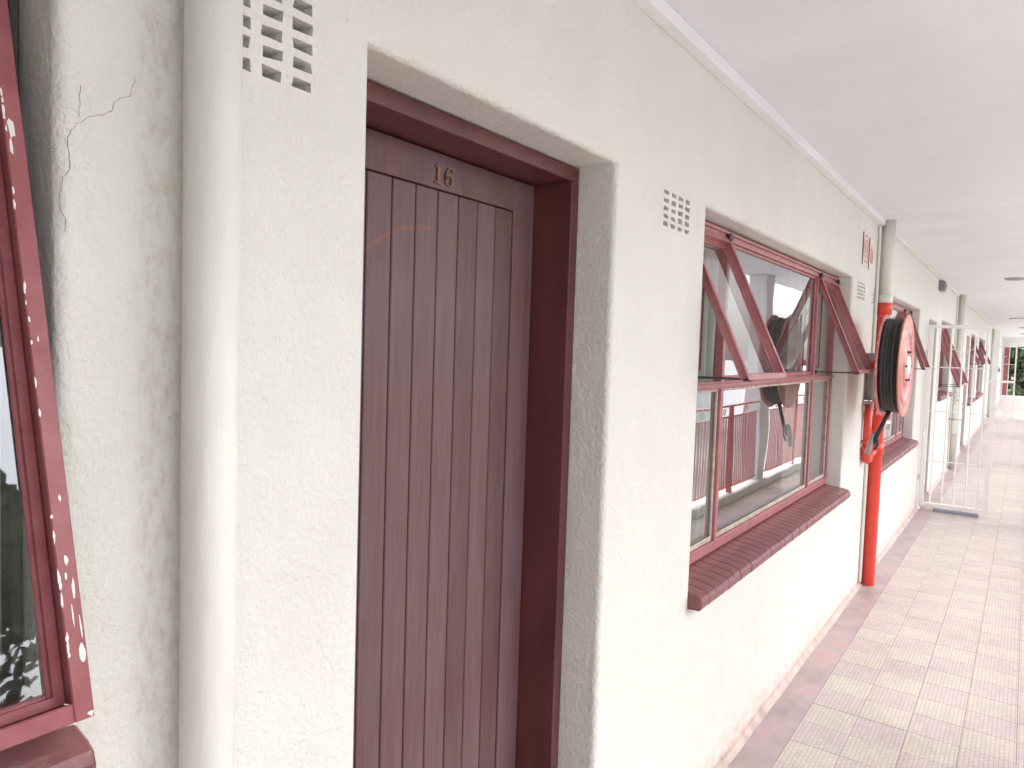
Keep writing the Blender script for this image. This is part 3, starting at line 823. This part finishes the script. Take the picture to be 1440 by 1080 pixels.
for z in (1.0, 1.05):
    bm = bmesh.new(); lathe(bm, [(.026, z-.012), (.037, z-.010), (.037, z+.010), (.026, z+.012)], Matrix.Translation((bx_, by_, 0)), 8); obj('coupling', bm, RED, fm)
obj('upper_pipe', tb([(bx_, by_, 1.34), (bx_, by_, 1.66)], .03, 16), GREYB, fm, smooth=True)
bm = bmesh.new(); bx(bm, bx_-.06, bx_+.07, by_-.03, .05, 1.315, 1.327, bev=.002); bx(bm, bx_-.06, bx_-.03, by_-.035, by_-.02, 1.28, 1.33, bev=.002); obj('bracket', bm, STEEL, fm)

# hose reel
RX, RZ, RR = 5.0, 1.585, .308
YB_, YF_ = -.165, -.300
Q = Matrix.Translation((RX, (YB_+YF_)/2, RZ)) @ Matrix.Rotation(R(-0.3), 4, 'Z') @ Matrix.Rotation(PI/2, 4, 'X')   # local +z -> world -y
hr = thing('fire_hose_reel', 'red fire hose reel with black hose wound on it, hung in front of the pipe', 'fire hose reel', (RX, (YB_+YF_)/2, RZ))
off = Matrix.Translation(-Vector(hr.location))
Q = off @ Q
hw = .057
def disc(hz, s, rings=True):
    bm = bmesh.new()
    pr = [(.03, 0), (.075, .004), (.08, .012), (.12, .012), (.128, .002), (.2, .002), (.208, .010), (.235, .010), (.243, .002), (.27, .004), (.288, .010), (.300, .010), (.308, .004), (.305, -.006), (.288, -.003), (.03, -.003)]
    lathe(bm, [(r_, hz+s*h_) for r_, h_ in pr], Q, 56)
    bmesh.ops.recalc_face_normals(bm, faces=bm.faces)
    return bm
fd = obj('front_disc', disc(hw, 1), REELRED, hr, smooth=True)
bm = bmesh.new(); tube(bm, [Q @ Vector((RR*math.cos(2*PI*k/56), RR*math.sin(2*PI*k/56), hw+.003)) for k in range(57)], .0055, 8); obj('rim', bm, REELRIM, fd, smooth=True)
bd_ = obj('back_disc', disc(-hw, -1), REELRED, hr, smooth=True)
bm = bmesh.new(); tube(bm, [Q @ Vector((RR*math.cos(2*PI*k/56), RR*math.sin(2*PI*k/56), -hw-.003)) for k in range(57)], .0055, 8); obj('rim', bm, REELRED, bd_, smooth=True)
bm = bmesh.new(); lathe(bm, [(0.001, hw+.024), (.05, hw+.024), (.062, hw+.016), (.068, hw+.004), (.068, hw-.002)], Q, 32); obj('hub', bm, SIGNW, hr, smooth=True)
for k in range(6):
    bm = bmesh.new(); a = 2*PI*k/6; lathe(bm, [(.001, hw+.022), (.008, hw+.022), (.008, hw+.010)], Q @ Matrix.Translation((.098*math.cos(a), .098*math.sin(a), 0)), 6); obj('bolt', bm, DARKM, hr)
bm = bmesh.new(); tube(bm, [Q @ Vector((0, 0, -.135)), Q @ Vector((0, 0, hw))], .03, 16); obj('axle', bm, RED, hr, smooth=True)
# hose windings: helix layers
hose = bmesh.new(); pts = []; turns = 4.5; hr_ = .0145
for k in range(int(turns*36)+1):
    a = 2*PI*k/36; tt = k/(turns*36)
    rr = .277+.006*math.sin(a*.37)+.003*math.sin(a*1.3+1)
    z_ = -hw+.0145+(2*hw-.029)*tt
    pts.append(Q @ Vector((rr*math.cos(a+1.2), rr*math.sin(a+1.2), z_)))
tube(hose, pts, .0128, 10)
obj('hose', hose, RUBBER, hr, smooth=True)
bm = bmesh.new(); lathe(bm, [(.25, -hw+.004), (.263, -hw+.006), (.263, hw-.006), (.25, hw-.004)], Q, 40); obj('inner_hose_layer', bm, RUBBER, hr, smooth=True)
# hanging tail and nozzle, in world coordinates relative to the reel
base = -Vector(hr.location)
P_ = lambda x, y, z: Vector((x, y, z))+base
obj('hose_tail', tb([P_(4.95, -.225, 1.31), P_(4.93, -.20, 1.24), P_(4.92, -.175, 1.17), P_(4.92, -.155, 1.12), P_(4.93, -.148, 1.10)], .013, 10), RUBBER, hr, smooth=True)
obj('nozzle', tb([P_(4.93, -.150, 1.17), P_(4.92, -.135, 1.10), P_(4.91, -.12, 1.03)], [.012, .016, .018], 12), STEEL, hr, smooth=True)
bm = bmesh.new(); tube(bm, [P_(4.92, -.165, 1.16), P_(4.92, -.175, 1.10), P_(4.925, -.158, 1.06)], .008, 8); obj('nozzle_lever', bm, DARKM, hr)
bm = bmesh.new(); tube(bm, [P_(5.0, -.10, 1.58), P_(5.3, -.07, 1.58), P_(5.62, -.055, 1.58)], .02, 12); obj('swing_arm', bm, RED, hr, smooth=True)
bm = bmesh.new(); bx(bm, 5.60, 5.625, -.10, -.01, 1.50, 1.66, bev=.003); bmesh.ops.translate(bm, vec=base, verts=bm.verts); obj('clamp', bm, RED, hr)
bm = bmesh.new(); tube(bm, [P_(5.03, -.13, 1.9), P_(5.03, -.13, 1.26)], .008, 8); obj('guide_rod', bm, RED, hr)

# pictogram signs
def sign(x0, x1, z0, z1, label, kind):
    t = thing('safety_sign', label, 'sign', (x0, -.0015, z0), 'faded safety signs')
    w_, h = x1-x0, z1-z0
    obj('sign_plate', box(0, w_, -.003, 0, 0, h, bev=.0008, seg=1), SIGNW, t)
    bm = bmesh.new()
    if kind == 'reel':
        for r0 in (.075, .045, .018):
            pts = [(w_/2+r0*math.cos(2*PI*k/24), -.0035, h*.52+r0*math.sin(2*PI*k/24)*1.15) for k in range(25)]
            tube(bm, pts, .0075, 4, cap=False)
        tube(bm, [(w_/2+.075, -.0035, h*.5), (w_/2+.075, -.0035, h*.14), (w_/2+.05, -.0035, h*.1)], .006, 4)
        bmesh.ops.scale(bm, vec=(1, .12, 1), space=Matrix.Translation((0, .0035, 0)), verts=bm.verts)
    else:
        for cx, s in ((w_*.36, 1), (w_*.64, .85)):   # flames
            pts = [(-.03, 0), (-.036, .03), (-.022, .065), (-.026, .09), (-.004, .075), (.0, .115), (.018, .075), (.028, .05), (.03, .02), (.02, 0)]
            a = [bm.verts.new((cx+px*s*.9, -.0034, h*.22+pz*s*1.1)) for px, pz in pts]; b = [bm.verts.new((v.co.x, -.0044, v.co.z)) for v in a]
            n = len(a); bm.faces.new(a); bm.faces.new(b[::-1])
            for k in range(n): bm.faces.new((a[k], b[k], b[(k+1) % n], a[(k+1) % n]))
        bmesh.ops.recalc_face_normals(bm, faces=bm.faces)
    obj('pictogram', bm, SIGNR, t)
    obj('sign_edge', box(-.004, -.0005, -.004, 0, 0, h), DARKM, t)
sign(5.055, 5.235, 2.225, 2.43, 'left one of two faded red and white safety signs above the vents', 'reel')
sign(5.275, 5.455, 2.215, 2.42, 'right one of two faded red and white safety signs above the vents', 'flame')

# junction box
jb = thing('junction_box', 'small grey box high on the wall close under the ceiling', 'junction box', (9.75, 0, 2.43))
obj('box_body', box(0, .22, -.06, -.001, 0, .115, bev=.005), GREYB, jb)
obj('box_cover', box(.02, .2, -.066, -.0605, .012, .103, bev=.002), GREYB, jb)
obj('box_screw', tb([(.11, -.0662, .055), (.11, -.072, .055)], .012, 8), DARKM, jb)

# ceiling lights
for i, (x, y, lb) in enumerate(((10.15, -.72, 'nearest round flat ceiling light above the corridor'), (19.7, -.70, 'round flat ceiling light above the corridor past the nearer gate'), (25.0, -.72, 'small round ceiling light near the far end of the corridor'), (30.5, -.72, 'farthest round ceiling light of the corridor'))):
    t = thing('ceiling_light', lb, 'ceiling light', (x, y, CZ), 'unlit ceiling lights')
    bm = bmesh.new(); r_ = .10 if i != 1 else .2
    lathe(bm, [(.001, -.001), (r_, -.001), (r_, -.012), (r_*.94, -.015)], Matrix.Identity(4), 28); obj('lamp_base', bm, LAMPW, t)
    bm = bmesh.new(); lathe(bm, [(r_*.92, -.013), (r_*.86, -.022), (r_*.5, -.028), (.001, -.03)], Matrix.Identity(4), 28); obj('lamp_shade', bm, TRUNK if i == 1 else LAMPW, t, smooth=True)

# ------------------------------------------------------------------ gates
def gate(x, label, zt, w_, rot=0, nb=5, lockz=1.03, hz=(.54, 1.075, 1.545), thick=.022, mid=None, stub=False):
    t = thing('security_gate', label, 'gate', (x, -.02, .05), 'open white security gates')
    t.rotation_euler = (0, 0, rot)
    H = zt-.05
    bm = bmesh.new()
    f = thick
    bx(bm, -f, f, -2*f, 0, 0, H); bx(bm, -f, f, -w_, -w_+2.2*f, 0, H)
    bx(bm, -f+.001, f-.001, -w_+2.2*f, -2*f, .0, 1.6*f); bx(bm, -f+.001, f-.001, -w_+2.2*f, -2*f, H-1.6*f, H)
    obj('gate_frame', bm, WHITE, t)
    for k in range(nb):
        y = -w_*(k+1)/(nb+1)
        obj('bar', tb([(0, y, 1.6*f), (0, y, H-1.6*f)], .008, 8), WHITE, t)
    for z in hz: obj('cross_bar', tb([(0, -2*f, z-.05), (0, -w_+2.2*f, z-.05)], .006, 6), WHITE, t)
    if mid:
        obj('middle_rail', box(-.014, .014, -w_, -.002, mid-.08, mid-.02), WHITE, t)
    obj('lock_box', box(-.018, .018, -w_-.0, -w_+.09, lockz-.1, lockz-.03, bev=.003), WHITE, t)
    obj('keyhole', box(-.0195, -.0182, -w_+.03, -w_+.05, lockz-.07, lockz-.06), DARKM, t)
    for zc, s in ((.38, -1), (1.66, 1)):   # curled ornaments
        bm = bmesh.new(); yc = -w_*.5
        for k in (-1, 1):
            tube(bm, [(.004, yc, zc-.05), (.004, yc+k*.02, zc-.05+s*.04), (.004, yc+k*.06, zc-.05+s*.075), (.004, yc+k*.11, zc-.05+s*.085)][::1], .005, 6)
        bx(bm, -.006, .010, yc-.012, yc+.012, zc-.065, zc-.035)
        obj('ornament', bm, WHITE, t)
    for z in (.3, H-.3): obj('hinge', tb([(0, .012, z-.03), (0, .012, z+.03)], .010, 8), WHITE, t)
    return t
gate(8.88, 'nearer white barred security gate, swung open across the corridor', 1.995, .635)
gate(22.6, 'farther white barred security gate near the corridor end', 2.01, .64, thick=.015, mid=1.09, lockz=1.2, nb=3)
tag(obj('rubber_strip', box(8.87, 8.93, -.57, -.16, .001, .032, bev=.004), MATM), 'blue grey strip lying on the floor under the nearer gate', 'door stop')

# things on the cream pipe behind the gate: a small white extinguisher-like canister
ex = thing('wall_canister', 'slim white canister strapped beside the cream pipe behind the nearer gate', 'canister', (12.3, -.10, .55))
bm = bmesh.new(); lathe(bm, [(.001, 0), (.05, .002), (.055, .02), (.055, .36), (.04, .42), (.018, .45), (.018, .48), (.001, .482)], Matrix.Identity(4), 20); obj('canister_body', bm, WHITE, ex, smooth=True)
obj('strap', box(-.06, .06, -.058, .10, .2, .22), STEEL, ex)
bm = bmesh.new(); bx(bm, -.04, .02, -.015, .015, .484, .50, bev=.003); obj('valve', bm, STEEL, ex)

# ------------------------------------------------------------------ open side: kerb, balustrade, pillars
tag(obj('corridor_kerb', box(XA, XB, -1.60, -1.44, -.25, .085, bev=.006), PIPEC), kind='structure')
def balustrade(x0, x1, label):
    t = thing('balustrade', label, 'railing', (x0, -1.5, .085), 'maroon balustrades on the open side')
    Lh = x1-x0
    obj('handrail', box(0, Lh, -.022, .022, .955, .975, bev=.003), RAILP, t)
    obj('rail', box(0, Lh, -.012, .012, .835, .85, bev=.002), RAILP, t)
    obj('rail', box(0, Lh, -.012, .012, .06, .075, bev=.002), RAILP, t)
    n = int(Lh/0.075); base = None
    for k in range(1, n):
        x = k*Lh/n
        if k % 18 == 0:
            obj('post', box(x-.02, x+.02, -.02, .02, .0, .955), RAILP, t); continue
        if base is None:
            base = obj('baluster', box(-.016, .016, -.004, .004, .0752, .8348), RAILP, t); base.location = (x, 0, 0)
        else:
            c = base.copy(); COL.objects.link(c); c.parent = t; c.location = (x, 0, 0)
    rb = None
    for k in range(int(Lh/.7)):
        x = .35+k*.7
        if rb is None:
            bm = bmesh.new(); tube(bm, [(.035*math.cos(2*PI*q/14), 0, .9025+.035*math.sin(2*PI*q/14)) for q in range(15)], .005, 5, cap=False); rb = obj('ring', bm, RAILP, t); rb.location = (x, 0, 0)
        else:
            c = rb.copy(); COL.objects.link(c); c.parent = t; c.location = (x, 0, 0)
pill = [-1.05, 3.6, 9.0, 14.2, 19.5, 24.8, 30.1]
for i, x in enumerate(pill):
    t = tag(obj('pillar', box(x-.13, x+.13, -1.70, -1.48, -3.2, CZ-.001, bev=.012), FACADE), ['white pillar behind the viewer on the open side', 'white pillar of the open side opposite the large window', 'white pillar of the open side mirrored in the large window', 'white pillar of the open side before the nearer gate', 'white pillar of the open side past the nearer gate', 'white pillar of the open side by the farther gate', 'white pillar of the open side near the corridor end'][i], 'pillar', 'pillars on the open side')
for i, (a, b) in enumerate(zip(pill, pill[1:])):
    if i == 5: continue
    balustrade(a+.18, b-.18, ['maroon balustrade opposite the numbered door', 'maroon barred balustrade mirrored in the large window', 'maroon balustrade opposite the hose reel and nearer gate', 'maroon balustrade past the nearer gate', 'maroon balustrade opposite the far windows'][i])

tag(obj('added_shade_wall', box(XA, -0.9, -1.9, -1.605, -3.2, CZ-.001), FACADE), kind='structure')  # unseen wall, added to darken the reveals that face back along the corridor
# end of the corridor
bm = bmesh.new()
bx(bm, 36, 36.2, -.09, 5.2, -.3, CZ-.002); bx(bm, 36, 36.2, -1.75, -.0905, 2.22, CZ-.002); bx(bm, 36, 36.2, -1.75, -.0905, -.3, .2)
tag(obj('corridor_end_wall', bm, FACADE), kind='structure')
ed = thing('open_door_leaf', 'narrow maroon door leaf at the end of the corridor', 'door', (35.9, -.09, 0))
obj('door_leaf', box(0, .05, -.16, 0, .21, 2.2, bev=.004), MAROON, ed)
obj('door_handle', tb([(-.002, -.12, 1.05), (-.04, -.12, 1.05), (-.04, -.06, 1.05)], .008, 6), STEEL, ed)

# ------------------------------------------------------------------ courtyard, buildings, trees
def tree(x, y, z, h, cr, label, n=5000, leaf=.14, trunk=True):
    t = thing('leafy_tree', label, 'tree', (x, y, z), 'trees around the courtyard')
    bm = bmesh.new(); tube(bm, [(0, 0, 0), (.05, .04, h*.3), (-.03, .06, h*.55), (.05, 0, h*.8)], [.16, .12, .09, .04], 8)
    cl = []
    for k in range(12):
        a = random.uniform(0, 2*PI); e = random.uniform(.35, 1.0); rr = cr*random.uniform(.35, .8)
        c = Vector((rr*math.cos(a), rr*math.sin(a), h*e)); cl.append((c, cr*random.uniform(.28, .5)))
        tube(bm, [(0, .03, h*random.uniform(.25, .5)), c*.5+Vector((0, 0, h*.22)), c], [.06, .04, .015], 5)
    cl.append((Vector((0, 0, h*.85)), cr*.55))
    obj('trunk', bm, BARK, t)
    vs, fs = [], []
    for k in range(n):
        c, r_ = random.choice(cl)
        d = Vector((random.gauss(0, 1), random.gauss(0, 1), random.gauss(0, .8))).normalized()*r_*random.uniform(.5, 1.12)
        p = c+d
        u = Vector((random.gauss(0, 1), random.gauss(0, 1), random.gauss(0, 1))).normalized(); v = u.orthogonal().normalized(); s = leaf*random.uniform(.5, 1.2)
        b = len(vs); vs += [p-u*s, p-v*s*.45, p+u*s, p+v*s*.45]; fs.append((b, b+1, b+2, b+3))
    me = bpy.data.meshes.new('crown'); me.from_pydata(vs, [], fs); me.materials.append(LEAF)
    o = bpy.data.objects.new('crown', me); COL.objects.link(o); o.parent = t
    return t
tree(39.2, -1.0, -3.2, 6.4, 2.2, 'dark leafy tree just beyond the end of the corridor', 14000, .2)
tree(43.5, -1.8, -3.2, 7.5, 2.8, 'second dark leafy tree farther beyond the corridor end', 12000, .24)
tree(18.5, -8.5, -3.2, 4.6, 1.5, 'courtyard tree mirrored in the large window', 6000, .12)
tree(27.5, -11.5, -3.2, 5.4, 2.2, 'courtyard tree in front of the wing opposite', 6000, .14)
tree(3.4, -11.5, -3.2, 8.2, 2.4, 'tall dense courtyard tree behind the viewer', 12000, .17)

bd = thing('apartment_wing', 'white apartment wing facing the corridor across the courtyard', 'building', (14, -15, -3.2))
hs = []; xs = [-22, 30]; zs = [0, 4.0]
wins = []
for fz in (1.2,):
    for k in range(12):
        a = -20+k*4.1; wins.append((a, a+1.7, fz, fz+1.35)); xs += [a, a+1.7]; zs += [fz, fz+1.35]
bm = panel(xs, zs, wins, 0, -.25); obj('wall', bm, FACADE, bd)
obj('roof', box(-22.4, 30.4, -8, .5, 4.002, 4.2), CEIL, bd)
obj('rear_wall', box(-22, 30, -7.8, -7.5, 0, 4.0), FACADE, bd)
for a, b, c, d in wins:
    bm = bmesh.new(); f = .05
    bx(bm, a, a+f, -.12, -.06, c, d); bx(bm, b-f, b, -.12, -.06, c, d); bx(bm, a+f, b-f, -.119, -.061, c, c+f); bx(bm, a+f, b-f, -.119, -.061, d-f, d); bx(bm, (a+b)/2-.02, (a+b)/2+.02, -.118, -.062, c+f, d-f)
    wf = obj('window', bm, MAROON, bd); obj('pane', box(a+f, b-f, -.10, -.095, c+f, d-f), GLASSD, wf)
